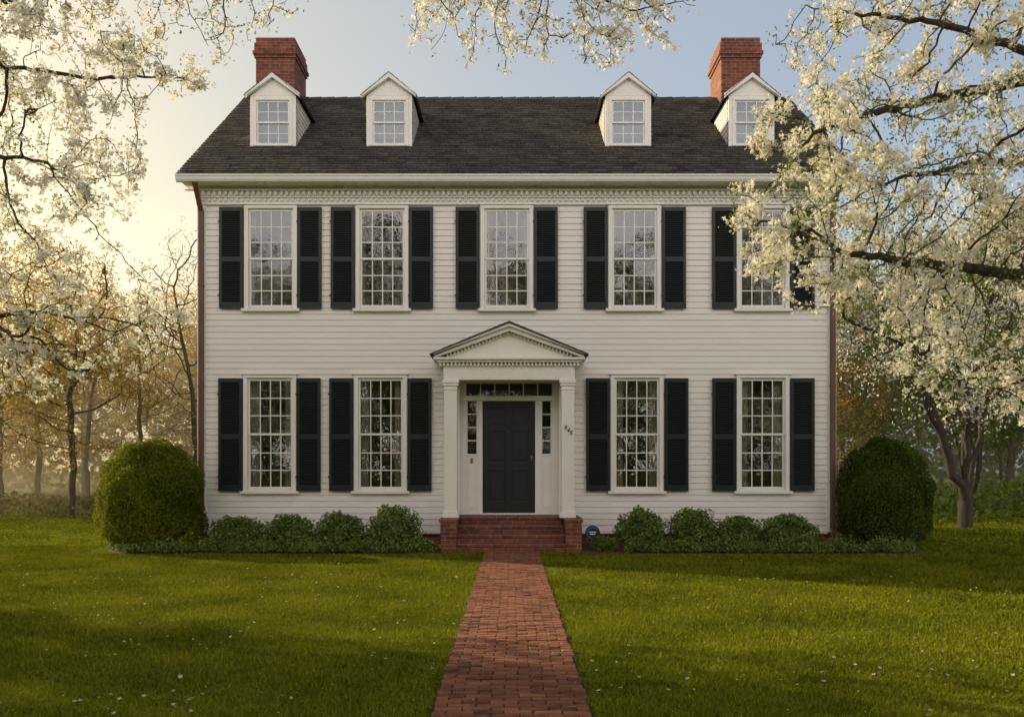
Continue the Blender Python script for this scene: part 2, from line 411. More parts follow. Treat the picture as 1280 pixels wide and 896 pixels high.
us=Vector((0,RY-EY,RZ-EZ)); Ls=us.length; us.normalize()
m=MB()
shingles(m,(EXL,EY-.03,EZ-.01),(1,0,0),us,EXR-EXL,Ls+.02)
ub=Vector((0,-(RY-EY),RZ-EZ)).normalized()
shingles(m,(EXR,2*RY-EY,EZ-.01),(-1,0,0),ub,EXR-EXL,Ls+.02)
x=EXL
while x<EXR-.1:
    v=random.gauss(.4,.2); m.hexa([(x,RY-.13,RZ-.09),(x+.29,RY-.13,RZ-.09),(x+.29,RY,RZ+.01),(x,RY,RZ+.01),(x,RY-.13,RZ-.065),(x+.29,RY-.13,RZ-.06),(x+.29,RY,RZ+.05),(x,RY,RZ+.035)],v)
    m.hexa([(x,RY,RZ+.01),(x+.29,RY,RZ+.01),(x+.29,RY+.13,RZ-.09),(x,RY+.13,RZ-.09),(x,RY,RZ+.035),(x+.29,RY,RZ+.05),(x+.29,RY+.13,RZ-.06),(x,RY+.13,RZ-.065)],v); x+=.3
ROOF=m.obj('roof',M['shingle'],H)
m=MB()
def yz_prism(m,poly,x0,x1):
    n=len(poly);k=len(m.V); m.V+=[(x0,y_,z_) for y_,z_ in poly]+[(x1,y_,z_) for y_,z_ in poly]
    for i in range(n):
        j=(i+1)%n; m.F.append((k+i,k+j,k+n+j,k+n+i)); m.v.append(.5)
    m.F.append(tuple(k+i for i in range(n-1,-1,-1))); m.F.append(tuple(k+n+i for i in range(n))); m.v+=[.5,.5]
for pol in([(EY+.01,EZ-.10),(RY,RZ-.10),(RY,RZ-.012),(EY+.01,EZ-.012)],[(RY+.001,RZ-.10),(2*RY-EY,EZ-.10),(2*RY-EY,EZ-.012),(RY+.001,RZ-.012)]):
    yz_prism(m,pol,EXL+.005,EXR-.005)
m.obj('rake_board',M['trim'],ROOF)

# dormers -----------------------------------------------------
def zr(y): return EZ+SL*(y-EY)
DY=.84
def dormer(cx):
    zb=zr(DY); zt=8.86; ap=9.27; hw=.455
    m=MB()
    ow=.33; oz0=zb+.06; oz1=zb+.93
    m.box(cx-hw,cx-ow,DY,DY+.06,zb-.03,zt); m.box(cx+ow,cx+hw,DY,DY+.06,zb-.03,zt)
    m.box(cx-ow,cx+ow,DY+.001,DY+.06,oz1,zt); m.box(cx-ow,cx+ow,DY+.001,DY+.06,zb-.03,oz0)
    m.prism([(cx-hw,zt+.001),(cx+hw,zt+.001),(cx,ap-.05)],DY,DY+.06)
    for s in(-1,1):
        p=[(cx+s*(hw+.09),zt-.045),(cx+s*(hw+.09),zt+.03),(cx,ap+.03),(cx,ap-.07)]
        if s<0: p=p[::-1]
        m.prism(p,DY-.09,DY-.001)
    D=m.obj('dormer',M['trim'],H,.004)
    for s in(-1,1):
        m=MB(); z=zb-.02; bh=.10; 
        while z<zt:
            z2=min(z+bh,zt)
            ye0=max(DY+.06,(z-EZ)/SL+EY); ye1=max(DY+.06,(z2-EZ)/SL+EY)
            x=cx+s*hw; o0=s*.018;o1=s*.002
            m.poly([(x+o0,DY+.05,z),(x+o0,ye0+.1,z),(x+o1,ye1+.1,z2),(x+o1,DY+.05,z2)],random.random())
            m.poly([(x,DY+.05,z),(x,ye0+.1,z),(x+o0,ye0+.1,z),(x+o0,DY+.05,z)],.5)
            z+=bh
        m.obj('dormer_cheek',M['siding'],D)
    m=MB()
    ov=hw+.10; zl=zt-.02; yb_=(ap-EZ)/SL+EY+.15
    for s in(-1,1):
        ux=Vector((0,-1 if s<0 else 1,0)); 
        e0=Vector((cx+s*ov,0,zl)); rid=Vector((cx,0,ap+.035)); up=(rid-e0); L=up.length; up.normalize()
        org=(cx+s*ov,DY-.10,zl) if s>0 else (cx+s*ov,yb_,zl)
        W=yb_-(DY-.10)
        f=(lambda x_,t_: DY-.10+x_<(zl+t_/L*(ap-zl)-EZ)/SL+EY+.22) if s>0 else (lambda x_,t_: yb_-x_<(zl+t_/L*(ap-zl)-EZ)/SL+EY+.22)
        shingles(m,org,ux,up,W,L,f,rh=.12,sw=.16,thk=.008)
    m.poly([(cx-ov,DY-.1,zl-.004),(cx,DY-.1,ap+.03),(cx,yb_,ap+.03),(cx-ov,(zl-EZ)/SL+EY,zl-.004)],.3)
    m.poly([(cx+ov,DY-.1,zl-.004),(cx+ov,(zl-EZ)/SL+EY,zl-.004),(cx,yb_,ap+.03),(cx,DY-.1,ap+.03)],.3)
    m.obj('dormer_roof',M['shingle'],D)
    m=MB(); h=oz1-oz0; st=.035
    x0,x1=cx-ow,cx+ow
    for (b0,b1,yy) in((oz0,oz0+h*.5+.015,DY+.03),(oz0+h*.5-.015,oz1,DY+.008)):
        m.box(x0,x0+st,yy,yy+.02,b0,b1);m.box(x1-st,x1,yy,yy+.02,b0,b1);m.box(x0+st,x1-st,yy+.001,yy+.02,b0,b0+st);m.box(x0+st,x1-st,yy+.001,yy+.02,b1-st,b1)
        for i in(1,2): xx=x0+st+(x1-x0-2*st)*i/3; m.box(xx-.009,xx+.009,yy+.003,yy+.017,b0+st,b1-st)
        z=(b0+b1)/2; m.box(x0+st,x1-st,yy+.005,yy+.015,z-.009,z+.009)
    m.box(x0-.06,x1+.06,DY-.05,DY-.001,oz0-.045,oz0)
    m.box(x0-.05,x0,DY-.02,DY-.001,oz0+.001,oz1); m.box(x1,x1+.05,DY-.02,DY-.001,oz0+.001,oz1); m.box(x0-.05,x1+.05,DY-.022,DY-.001,oz1+.001,oz1+.05)
    m.obj('dormer_window',M['trim'],D)
    m=MB(); m.poly([(x0+.02,DY+.042,oz0),(x1-.02,DY+.042,oz0),(x1-.02,DY+.042,oz0+h/2),(x0+.02,DY+.042,oz0+h/2)]); m.poly([(x0+.02,DY+.02,oz0+h/2),(x1-.02,DY+.02,oz0+h/2),(x1-.02,DY+.02,oz1),(x0+.02,DY+.02,oz1)])
    m.obj('window_pane',M['glassu'],D)
    m=MB(); m.box(cx-hw+.03,cx+hw-.03,DY+.35,DY+.37,zb,zt-.02); m.obj('interior_wall',M['inside'],D)
for cx in(-4.75,-2.44,2.31,4.76): dormer(cx)

def chimney(x0,x1):
    m=MB(); y0,y1=3.25,4.35
    m.box(x0,x1,y0,y1,9.0,10.72)
    for i,(d,z0,z1) in enumerate(((.03,10.72,10.79),(.06,10.79,10.87),(.03,10.87,11.05),(.0,11.05,11.18))):
        m.box(x0-d,x1+d,y0-d,y1+d,z0+.001,z1)
    m.box(x0+.2,x1-.2,y0+.2,y1-.2,11.181,11.24)
    m.obj('chimney',M['brick'],ROOF,.006)
chimney(-5.78,-4.90); chimney(4.72,5.60)

# portico -----------------------------------------------------
PC=-.05
m=MB()
m.box(PC-1.17,PC+1.17,-1.02,-.80,3.04,3.33); m.box(PC-1.17,PC-.95,-.799,-.04,3.04,3.33); m.box(PC+.95,PC+1.17,-.799,-.04,3.04,3.33)
m.box(PC-.949,PC+.949,-.799,-.04,3.25,3.30)
m.box(PC-1.28,PC+1.28,-1.12,-.03,3.345,3.385); m.box(PC-1.34,PC+1.34,-1.17,-.03,3.387,3.425)
m.prism([(PC-1.18,3.426),(PC+1.18,3.426),(PC,3.89)],-1.00,-.05)
for s in(-1,1):
    for (dx,z0,z1,ya) in((0,.08,.0,-1.14),(.03,.005,-.045,-1.20)):
        p=[(PC+s*(1.30+dx),3.427+ (.0 if z1==0 else .05)),(PC+s*(1.33+dx),3.427-z1+.025),(PC,3.975-z1),(PC,3.975-z0)]
        if s<0:p=p[::-1]
        m.prism(p,ya,-.04)
P=m.obj('portico',M['trim'],H,.004)
m=MB(); x=PC-1.24
while x<PC+1.22:
    m.box(x,x+.035,-1.08,-1.0205,3.285,3.343); x+=.068
for s in(-1,1):
    n=20
    for i in range(n):
        t=(i+.6)/n; cx=PC+s*1.26*(1-t); cz=3.42+(3.88-3.42)*t
        if cz<3.475: continue
        m.box(cx-.016,cx+.016,-1.05,-1.0005,cz-.035,cz+.01)
m.obj('dentil_band',M['trim'],P)
m=MB()
for s in(-1,1):
    e0=Vector((PC+s*1.40,0,3.46)); rid=Vector((PC,0,4.035)); up=rid-e0;L=up.length;up.normalize()
    p=[(e0.x,e0.z-.002),(e0.x,e0.z+.018),(PC,4.053),(PC,4.028)]
    if s<0:p=p[::-1]
    m.prism(p,-1.23,-.03,.4)
    shingles(m,(e0.x,-1.215,e0.z+.018) if s>0 else (e0.x,-.03,e0.z+.018),(0,s,0),up,1.18,L,None,rh=.12,sw=.16,thk=.006)
m.obj('portico_roof',M['shingle'],P)
for cx in(PC-1.045,PC+1.045):
    m=MB(); w=.115
    m.box(cx-w,cx+w,-1.02,-.80,.66,2.93)
    m.box(cx-w-.03,cx+w+.03,-1.05,-.77,.586,.66); m.box(cx-w-.015,cx+w+.015,-1.035,-.785,.661,.70)
    m.box(cx-w-.012,cx+w+.012,-1.032,-.788,2.86,2.885); m.box(cx-w-.02,cx+w+.02,-1.04,-.78,2.931,2.975); m.box(cx-w-.035,cx+w+.035,-1.055,-.765,2.976,3.038)
    col=m.obj('column',M['trim'],P,.006)
for cx in(PC-1.02,PC+1.02):
    m=MB(); m.box(cx-.09,cx+.09,-.06,.03,.586,3.03); m.obj('pilaster',M['trim'],P,.005)
for ch,dx,dz in(('9',-.05,.045),('4',.0,.0),('5',.05,-.045)):
    cu=bpy.data.curves.new('house_number','FONT'); cu.body=ch; cu.size=.115; cu.extrude=.005; cu.align_x='CENTER'; cu.align_y='CENTER'; cu.shear=.25
    o=bpy.data.objects.new('house_number',cu); C.objects.link(o)
    bpy.context.view_layer.update()
    dg=bpy.context.evaluated_depsgraph_get(); me=bpy.data.meshes.new_from_object(o.evaluated_get(dg)); n=bpy.data.objects.new('house_number',me)
    bpy.data.objects.remove(o); C.objects.link(n); n.parent=P; n.location=(PC+1.045+dx,-1.028,2.14+dz); n.rotation_euler=(math.pi/2,0,0)
    me.materials.clear(); me.materials.append(M['number'])

m=MB(); z0=.586
xs=[-.98,-.87,-.65,-.56,.44,.55,.76,.88]
for a0,a1 in((0,1),(2,3),(4,5),(6,7)): m.box(xs[a0],xs[a1],.04,.14,z0,2.745)
m.box(-.98,.88,.035,.14,2.746,2.84); m.box(-.98,.88,.03,.14,3.08,3.16); m.box(-.98,-.87,.04,.14,2.841,3.079); m.box(.76,.88,.04,.14,2.841,3.079)
for a0,a1 in((1,2),(5,6)):
    m.box(xs[a0],xs[a1],.06,.12,z0,1.70); m.box(xs[a0]+.05,xs[a1]-.05,.045,.0595,z0+.12,1.60)
    m.box(xs[a0],xs[a1],.05,.12,1.701,1.74)
    for k in range(1,4): z=1.74+(2.745-1.74)*k/4; m.box(xs[a0],xs[a1],.07,.09,z-.01,z+.01)
    m.box(xs[a0],xs[a0]+.025,.06,.1,1.741,2.745); m.box(xs[a1]-.025,xs[a1],.06,.1,1.741,2.745)
for k in range(1,6): x=-.87+1.63*k/6; m.box(x-.01,x+.01,.07,.09,2.841,3.079)
m.box(-1.16,-.981,-.01,.10,z0,3.2); m.box(.881,1.06,-.01,.10,z0,3.2)
DS=m.obj('door_surround',M['trim'],H,.004)
m=MB(); m.poly([(-.87,.085,2.84),(.76,.085,2.84),(.76,.085,3.08),(-.87,.085,3.08)])
for a0,a1 in((1,2),(5,6)): m.poly([(xs[a0],.085,1.74),(xs[a1],.085,1.74),(xs[a1],.085,2.745),(xs[a0],.085,2.745)])
m.obj('window_pane',M['glassd'],DS)
m=MB(); m.box(-.559,.439,.10,.13,.62,2.744)
dx0,dx1,dz0,dz1=-.559,.439,.62,2.744; mid=(dx0+dx1)/2
cols_=[(dx0,dx0+.12),(mid-.06,mid+.06),(dx1-.12,dx1)]
rails=[(dz0,dz0+.22),(dz0+.80,dz0+.96),(dz0+1.55,dz0+1.67),(dz1-.13,dz1)]
for a0,a1 in cols_: m.box(a0,a1,.08,.0995,dz0,dz1)
for a0,a1 in rails:
    m.box(cols_[0][1],cols_[1][0],.0805,.0995,a0,a1); m.box(cols_[1][1],cols_[2][0],.0805,.0995,a0,a1)
for i in range(3):
    for a0,a1 in((cols_[0][1],cols_[1][0]),(cols_[1][1],cols_[2][0])):
        m.box(a0+.04,a1-.04,.086,.0995,rails[i][1]+.04,rails[i+1][0]-.04)
DO=m.obj('front_door',M['door'],H,.006)
m=MB(); m.cyl((.375,.08,1.66),(.375,.04,1.66),.009,.009); m.cyl((.375,.045,1.66),(.375,.025,1.66),.016,.022); m.cyl((.375,.025,1.66),(.375,.012,1.66),.022,.012); m.box(.36,.39,.075,.0795,1.61,1.71)
m.obj('door_handle',M['brass'],DO,.002)
m=MB(); m.cyl((-.06,.079,2.28),(-.06,.06,2.28),.02,.016); 
for i in range(10):
    t0=math.pi*i/10+math.pi;t1=math.pi*(i+1)/10+math.pi
    m.cyl((-.06+.035*math.cos(t0),.06,2.27+.05*math.sin(t0)),(-.06+.035*math.cos(t1),.06,2.27+.05*math.sin(t1)),.006,.006,6)
m.obj('door_knocker',M['iron'],DO)
m=MB(); m.box(-.79,-.74,.03,.0445,1.56,1.66); m.cyl((-.765,.0295,1.61),(-.765,.022,1.61),.012,.012); m.obj('doorbell',M['brass'],DS,.002)
m=MB(); m.box(-.60,.48,-.02,.10,.587,.619); m.obj('threshold',M['trim'],H,.004)
m=MB()
xa,xb=-1.25,1.22
m.box(xa,xa+.28,-1.35,.02,0,.52); m.box(xb-.28,xb,-1.35,.02,0,.52)
m.box(xa-.02,xa+.30,-1.37,.02,.521,.585); m.box(xb-.30,xb+.02,-1.37,.02,.521,.585)
for k in range(4):
    y0=-1.33+.26*k; zt=.146*(k+1)-(.0 if k<3 else .001)
    m.box(xa+.281 if k<3 else xa+.301,xb-.281 if k<3 else xb-.301,y0+.02,.02 if k==3 else y0+.30,.0,zt-.06)
    m.box(xa+.282 if k<3 else xa+.302,xb-.282 if k<3 else xb-.302,y0-.005,.02 if k==3 else y0+.30,zt-.0595,zt)
m.obj('brick_steps',M['brick'],H,.008)

# ---------------------------------------------------------------- foliage helpers
def rand_unit(n):
    v=R.normal(size=(n,3)); return v/np.linalg.norm(v,axis=1,keepdims=True)
def frames(nrm):
    r=rand_unit(len(nrm)); u=np.cross(nrm,r); u/=np.linalg.norm(u,axis=1,keepdims=True)+1e-9
    return u,np.cross(nrm,u)
def leaf_q(P,nrm,L,W):
    n=len(P); u,w=frames(nrm); L=np.broadcast_to(L,(n,))[:,None]; W=np.broadcast_to(W,(n,))[:,None]
    V=np.stack([P-u*L*.5,P+w*W*.5+nrm*L*.06,P+u*L*.5-nrm*L*.1,P-w*W*.5+nrm*L*.06],1)
    return V.reshape(-1,3),np.arange(4*n).reshape(-1,4)
def flowers(P,nrm,size,k=4):
    n=len(P); u,w=frames(nrm); s=np.broadcast_to(size,(n,))[:,None]; Vs=[]
    for i in range(k):
        t=2*math.pi*i/k; d=u*math.cos(t)+w*math.sin(t); p=-u*math.sin(t)+w*math.cos(t)
        Vs.append(np.stack([P,P+d*s*.6+p*s*.40+nrm*s*.12,P+d*s+nrm*s*.28,P+d*s*.6-p*s*.40+nrm*s*.12],1))
    V=np.concatenate(Vs,1).reshape(-1,3); return V,np.arange(4*k*n).reshape(-1,4)
class Acc:
    def __init__(s): s.V=[];s.F=[];s.v=[];s.n=0
    def add(s,VF,v):
        V,F=VF; s.V.append(V); s.F.append(F+s.n); s.n+=len(V); s.v.append(np.broadcast_to(v,(len(F),)) if np.ndim(v)==0 else v)
    def obj(s,name,mat,parent=None,smooth=False): return np_mesh(name,np.concatenate(s.V),np.concatenate(s.F),mat,parent,np.concatenate(s.v),smooth)
def ell(n,c,r,shell=0):
    d=rand_unit(n); rr=(shell+(1-shell)*R.random(n))**(1/3 if shell==0 else 1); return np.array(c)+d*rr[:,None]*np.array(r)
def polyline(pts,step):
    out=[np.array(pts[0],float)]
    for p,q in zip(pts[:-1],pts[1:]):
        p=np.array(p,float);q=np.array(q,float); L=np.linalg.norm(q-p); n=max(1,int(L/step))
        for i in range(1,n+1): out.append(p+(q-p)*i/n+R.normal(size=3)*step*.10)
    return out
def colonize(limbs,att,step,infl,kill,maxit=200,jit=.25,droop=0):
    pos=[];par=[];lim=[]
    for (pl,fr,pts) in limbs:
        ids=[]; 
        if pl>=0:
            pid=lim[pl][min(len(lim[pl])-1,int(fr*len(lim[pl])))]; pts=[pos[pid]]+list(pts)
            pp=polyline(pts,step)[1:]; last=pid
        else: pp=polyline(pts,step); last=-1
        for p in pp: pos.append(p); par.append(last); last=len(pos)-1; ids.append(last)
        lim.append(ids)
    att=np.array(att); pos=list(pos); A=len(att); nd=np.full(A,1e9); ni=np.zeros(A,int); alive=np.ones(A,bool)
    new=list(range(len(pos)))
    for it in range(maxit):
        Pn=np.array([pos[i] for i in new]); idx=np.where(alive)[0]
        if len(idx)==0 or len(new)==0: break
        D=np.linalg.norm(att[idx,None,:]-Pn[None],axis=2); j=D.argmin(1); dm=D[np.arange(len(idx)),j]
        upd=dm<nd[idx]; nd[idx[upd]]=dm[upd]; ni[idx[upd]]=np.array(new)[j[upd]]
        alive&=nd>kill; act=np.where(alive&(nd<infl))[0]
        if len(act)==0: break
        g={}
        P_=np.array([pos[i] for i in ni[act]]); dv=att[act]-P_; dv/=np.linalg.norm(dv,axis=1,keepdims=True)
        for i,d in zip(ni[act],dv): g[i]=g.get(i,0)+d
        new=[]
        for i,d in g.items():
            d=d/(np.linalg.norm(d)+1e-6)+R.normal(size=3)*jit; d[2]-=droop; d/=np.linalg.norm(d)+1e-9
            pos.append(pos[i]+d*step); par.append(i); new.append(len(pos)-1)
    return np.array(pos),np.array(par)
def branch_mesh(pos,par,tip,pw,sides=5,rmax=None):
    n=len(pos); acc=np.zeros(n); kids=np.zeros(n,int)
    for i in range(n-1,-1,-1):
        if kids[i]==0: acc[i]=tip**pw
        if par[i]>=0: acc[par[i]]+=acc[i]; kids[par[i]]+=1
    r=acc**(1/pw)
    if rmax: r=np.minimum(r,rmax)
    i=np.where(par>=0)[0]; p0=pos[par[i]];p1=pos[i]; d=p1-p0; L=np.linalg.norm(d,axis=1,keepdims=True)+1e-9; d=d/L
    ref=np.where(np.abs(d[:,2:3])<.9,np.array([[0,0,1.]]),np.array([[1.,0,0]])); u=np.cross(d,ref);u/=np.linalg.norm(u,axis=1,keepdims=True);w=np.cross(d,u)
    r1=r[i][:,None]; r0=np.minimum(r[par[i]][:,None],r1*1.25)
    rings=[]
    for (p,rr) in((p0-d*r0*.3,r0),(p1,r1)):
        rings.append(np.stack([p+u*rr*math.cos(2*math.pi*k/sides)+w*rr*math.sin(2*math.pi*k/sides) for k in range(sides)],1))
    V=np.concatenate(rings,1); m=len(i); F=[]
    b=np.arange(m)[:,None]*2*sides
    for k in range(sides):
        k2=(k+1)%sides; F.append(np.concatenate([b+k,b+k2,b+sides+k2,b+sides+k],1))
    return (V.reshape(-1,3),np.concatenate(F,0)),r,kids

# ---------------------------------------------------------------- blossom trees
def blossom_tree(name,loc,label,limbs,att,nfl,nleaf,fs=(.016,.029),wb=.2,tip=.003,pw=2.1):
    T=empty(name,loc,label,'tree'); L=np.array(loc)
    pos,par=colonize(limbs,att,.10,1.1,.12,300,.16,.02)
    VF,r,kids=branch_mesh(pos,par,tip,pw,6)
    a_=Acc(); a_.add((VF[0]-L,VF[1]),R.random(len(VF[1]))); a_.obj('trunk',M['bark'],T,True)
    thin=np.where((r<.010))[0]
    wgt=np.array([wb+max(0,noise.noise(Vector(pos[i]*1.3))+.12)*2.8 for i in thin]); wgt/=wgt.sum()
    K=10
    cl=R.choice(thin,size=nfl//K,p=wgt)
    cc=pos[cl]+R.normal(size=(len(cl),3))*.045+np.array([0,0,.02])-L
    P_=np.repeat(cc,K,0)+R.normal(size=(len(cc)*K,3))*.027
    nr=rand_unit(len(P_))*.7+np.array([0,-.15,.55]); nr/=np.linalg.norm(nr,axis=1,keepdims=True)
    f=Acc(); k=4; f.add(flowers(P_,nr,R.uniform(fs[0],fs[1],len(P_)),k),np.repeat(np.clip(R.normal(.6,.25,len(P_)),0,1),k)); f.obj('blossom',M['petal'],T)
    cl=R.choice(thin,size=nleaf); P_=pos[cl]+R.normal(size=(nleaf,3))*.05-L
    nr=rand_unit(nleaf)+np.array([0,0,.5]); nr/=np.linalg.norm(nr,axis=1,keepdims=True)
    f=Acc(); f.add(leaf_q(P_,nr,R.uniform(.03,.055,nleaf),R.uniform(.014,.024,nleaf)),R.random(nleaf)); f.obj('foliage',M['yleaf'],T)
    return T
att=np.concatenate([ell(750,(-5.45,-7.5,6.1),(2.6,1.5,.95)),ell(520,(-6.0,-7.6,4.6),(2.3,1.4,1.1)),ell(650,(-5.8,-7.3,3.1),(2.3,1.3,1.0)),
  ell(330,(0.35,-7.6,6.30),(1.65,.8,.68)),ell(120,(-2.3,-7.6,6.95),(1.5,.5,.25)),ell(200,(-3.2,-7.5,6.55),(1.1,.8,.42))])
limbsL=[(-1,0,[(-9.2,-8,0),(-9.1,-8,1.0),(-8.8,-7.9,1.9)]),
 (0,.99,[(-8.2,-7.6,3.4),(-7.2,-7.4,5.2),(-5.6,-7.4,6.4),(-3.8,-7.5,6.9),(-2.2,-7.6,7.0),(-.8,-7.6,6.85),(.6,-7.6,6.6)]),
 (0,.9,[(-7.8,-7.7,2.7),(-6.8,-7.4,3.2),(-5.6,-7.2,3.1)]),
 (1,.18,[(-7.4,-7.8,4.4),(-6.4,-7.8,4.8),(-5.2,-7.6,4.7)]),
 (1,.34,[(-6.2,-7.0,6.0),(-4.9,-6.8,5.9),(-4.0,-7.0,5.8)])]
blossom_tree('dogwood_tree',(-9.2,-8,0),'flowering dogwood with white blossom and long arching limbs on the lawn',limbsL,att,37000,10000,wb=.22)
att=np.concatenate([ell(780,(5.5,-7.5,6.0),(2.75,1.5,1.0)),ell(650,(5.3,-7.5,4.5),(2.1,1.4,1.0)),ell(460,(4.0,-7.5,3.85),(1.8,1.0,.8)),ell(560,(5.9,-7.2,2.9),(1.9,1.2,1.0)),
  ell(180,(3.6,-7.5,5.0),(1.25,.8,.55)),ell(150,(3.3,-7.5,4.3),(1.1,.8,.6))])
limbsR=[(-1,0,[(9.0,-7.6,0),(8.9,-7.6,1.1),(8.6,-7.6,2.0)]),
 (0,.99,[(7.9,-7.6,4.0),(6.9,-7.6,5.1),(5.6,-7.6,5.75),(4.6,-7.5,6.15),(3.1,-7.5,6.35)]),
 (0,.95,[(7.4,-7.4,3.0),(6.0,-7.3,3.5),(4.8,-7.4,3.6),(3.5,-7.5,3.75)]),
 (1,.45,[(6.2,-7.2,4.8),(5.2,-7.2,4.8),(4.2,-7.3,4.6)]),
 (2,.35,[(6.4,-7.0,2.8),(5.6,-7.0,2.4)]),
 (1,.62,[(5.0,-7.4,5.5),(4.0,-7.4,5.3),(3.2,-7.5,5.0)])]
blossom_tree('dogwood_tree',(9.0,-7.6,0),'flowering dogwood with dense white blossom overhanging the house front',limbsR,att,46000,17000,wb=.2,tip=.0037,pw=1.95)

# ---------------------------------------------------------------- background trees
def bg_tree(h,cr,natt,nleaf,leafmat,leafsize,seed,fork=False,cz=.62,pw=2.1):
    c=(0,0,h*cz); att=ell(natt,c,(cr,cr,h*(1-cz)),.25)
    keep=np.array([noise.noise(Vector(p*.55)+Vector((seed,0,0)))>-.12 for p in att]); att=att[keep]
    if fork: limbs=[(-1,0,[(0,0,0),(.05,0,.5)]),(0,.99,[(-.5,0,1.6),(-1.0,.2,3.2)]),(0,.99,[(.35,.1,1.5),(.6,-.2,3.2)]),(0,.8,[(.2,.3,1.8),(1.3,.2,3.0)]),(0,.9,[(-.1,-.2,1.7),(-.2,-.3,3.2)])]
    else: limbs=[(-1,0,[(0,0,0),(.08,.03,h*.2),(-.05,.05,h*.42)])]
    pos,par=colonize(limbs,att,.26,3.0,.30,200,.16)
    VF,r,kids=branch_mesh(pos,par,.007,pw,6)
    a_=Acc(); a_.add(VF,R.random(len(VF[1]))); tr=a_.obj('trunk',M['bark'],None,True)
    lf=None
    if nleaf:
        thin=np.where(r<.022)[0]; w=np.array([.1+max(0,noise.noise(Vector(pos[i]*.7))+.3) for i in thin]); w/=w.sum()
        cl=R.choice(thin,size=nleaf//5,p=w); P_=np.repeat(pos[cl],5,0)+R.normal(size=(len(cl)*5,3))*.16
        nr=rand_unit(len(P_))+np.array([0,0,.5]); nr/=np.linalg.norm(nr,axis=1,keepdims=True)
        f=Acc(); f.add(leaf_q(P_,nr,R.uniform(.7,1.3,len(P_))*leafsize,R.uniform(.4,.7,len(P_))*leafsize),np.clip(R.normal(.5,.3,len(P_)),0,1)); lf=f.obj('foliage',leafmat,None)
    return tr,lf
variants={
 'green':bg_tree(9.5,3.3,1000,14000,M['leaf'],.13,1,fork=True,cz=.60),
 'green2':bg_tree(11,3.0,900,13000,M['leaf'],.14,5,cz=.58),
 'gold':bg_tree(8.5,3.0,1000,11000,M['gold'],.09,9,cz=.58),
 'bare':bg_tree(8.8,1.9,1400,1600,M['gold'],.07,13,cz=.60),
 'white':bg_tree(7.0,2.9,1000,11000,M['petal'],.075,17,fork=True,cz=.62,pw=1.75)}
used=set()
def plant(kind,x,y,s,rot,label,group='trees along the woodland edge'):
    T=empty('tree',(x,y,0),label,'tree',group); T.scale=(s,s,s*random.uniform(.92,1.08)); T.rotation_euler=(0,0,rot)
    for part in variants[kind]:
        if part is None: continue
        if part.name in used: p=copy_part(part,T,(0,0,0))
        else: used.add(part.name); p=part; p.parent=T
LG='green leafed tree at the woodland edge'; LO='spring tree with thin golden foliage beside the lawn'; LB='bare fine-branched tree behind the lawn'
WH='white blossoming tree with thick dark forked trunk'
for k,x,y,s,r_ in(('bare',-9.4,9.5,.98,.3),('gold',-13.0,9.5,.95,1.2),('gold',-16.5,12,1.05,2.6),('bare',-12.8,14,.95,2.0),('gold',-18,17,1.15,.4),('bare',-17,19,1.15,4.0),('gold',-11,18,1.1,3.1),('gold',-23,19,1.2,5.2),('gold',-14,23,1.2,.8),('gold',-20,25,1.25,1.9),
   ('white',11.2,5.2,1.2,.2),('gold',9.4,11.5,.85,2.2),('green',13.6,9.5,.95,1.4),('green2',11.8,15,.9,2.5),('green',17,14,1.1,3.7),('green2',15,20,1.1,.6),('bare',9.0,15,1.0,4.4),('green',9.5,22,1.0,5.0),('gold',12.6,18,1.0,1.0),('green2',20,19,1.15,4.4),
   ('green',-14.8,-5.2,.95,.7),('green2',-20,-2.0,1.0,2.0),('green',-12.5,-10.5,.8,4)):
    plant(k,x,y,s,r_,{'gold':LO,'bare':LB,'white':WH}.get(k,LG))
for k,x,y,s,r_ in(('bare',-5,-27,1.4,0),('green',2.5,-33,1.5,1),('green2',8,-29,1.4,2),('bare',-1,-26,1.45,3),('green',13,-31,1.5,4),('bare',4.5,-27,1.45,5),('green',-8,-31,1.5,2),('green2',-13,-30,1.3,1)):
    plant(k,x,y,s,r_,'tall tree across the lawn facing the house','trees facing the house')
def mass(name,mat,n,xr,yr,base,amp,ls,ex=.9):
    x=R.uniform(*xr,n); y=R.uniform(*yr,n)
    hh=np.array([base+amp*noise.noise(Vector((xx*.16,yy*.1,0)))+amp*.5*noise.noise(Vector((xx*.6,yy*.2,4))) for xx,yy in zip(x,y)])
    z=R.random(n)**ex*np.maximum(hh,base*.3)
    nr=rand_unit(n); a_=Acc()
    a_.add(leaf_q(np.stack([x,y,z],1),nr,R.uniform(.6,1.4,n)*ls,R.uniform(.4,.9,n)*ls),np.clip(R.normal(.4,.3,n),0,1))
    o=a_.obj(name,mat); o['kind']='stuff'
mass('woodland',M['gold'],20000,(-55,-7),(26,42),8.0,4,.45)
mass('woodland',M['leaf'],20000,(8,50),(23,42),7.5,3,.45)
mass('woodland',M['leaf'],10000,(-28,28),(-46,-37),8,3,.7)
mass('undergrowth',M['brush'],12000,(-30,-7.2),(9,19),.6,.8,.15)
mass('undergrowth',M['leaf'],14000,(7.5,28),(7,17),.8,.8,.15)

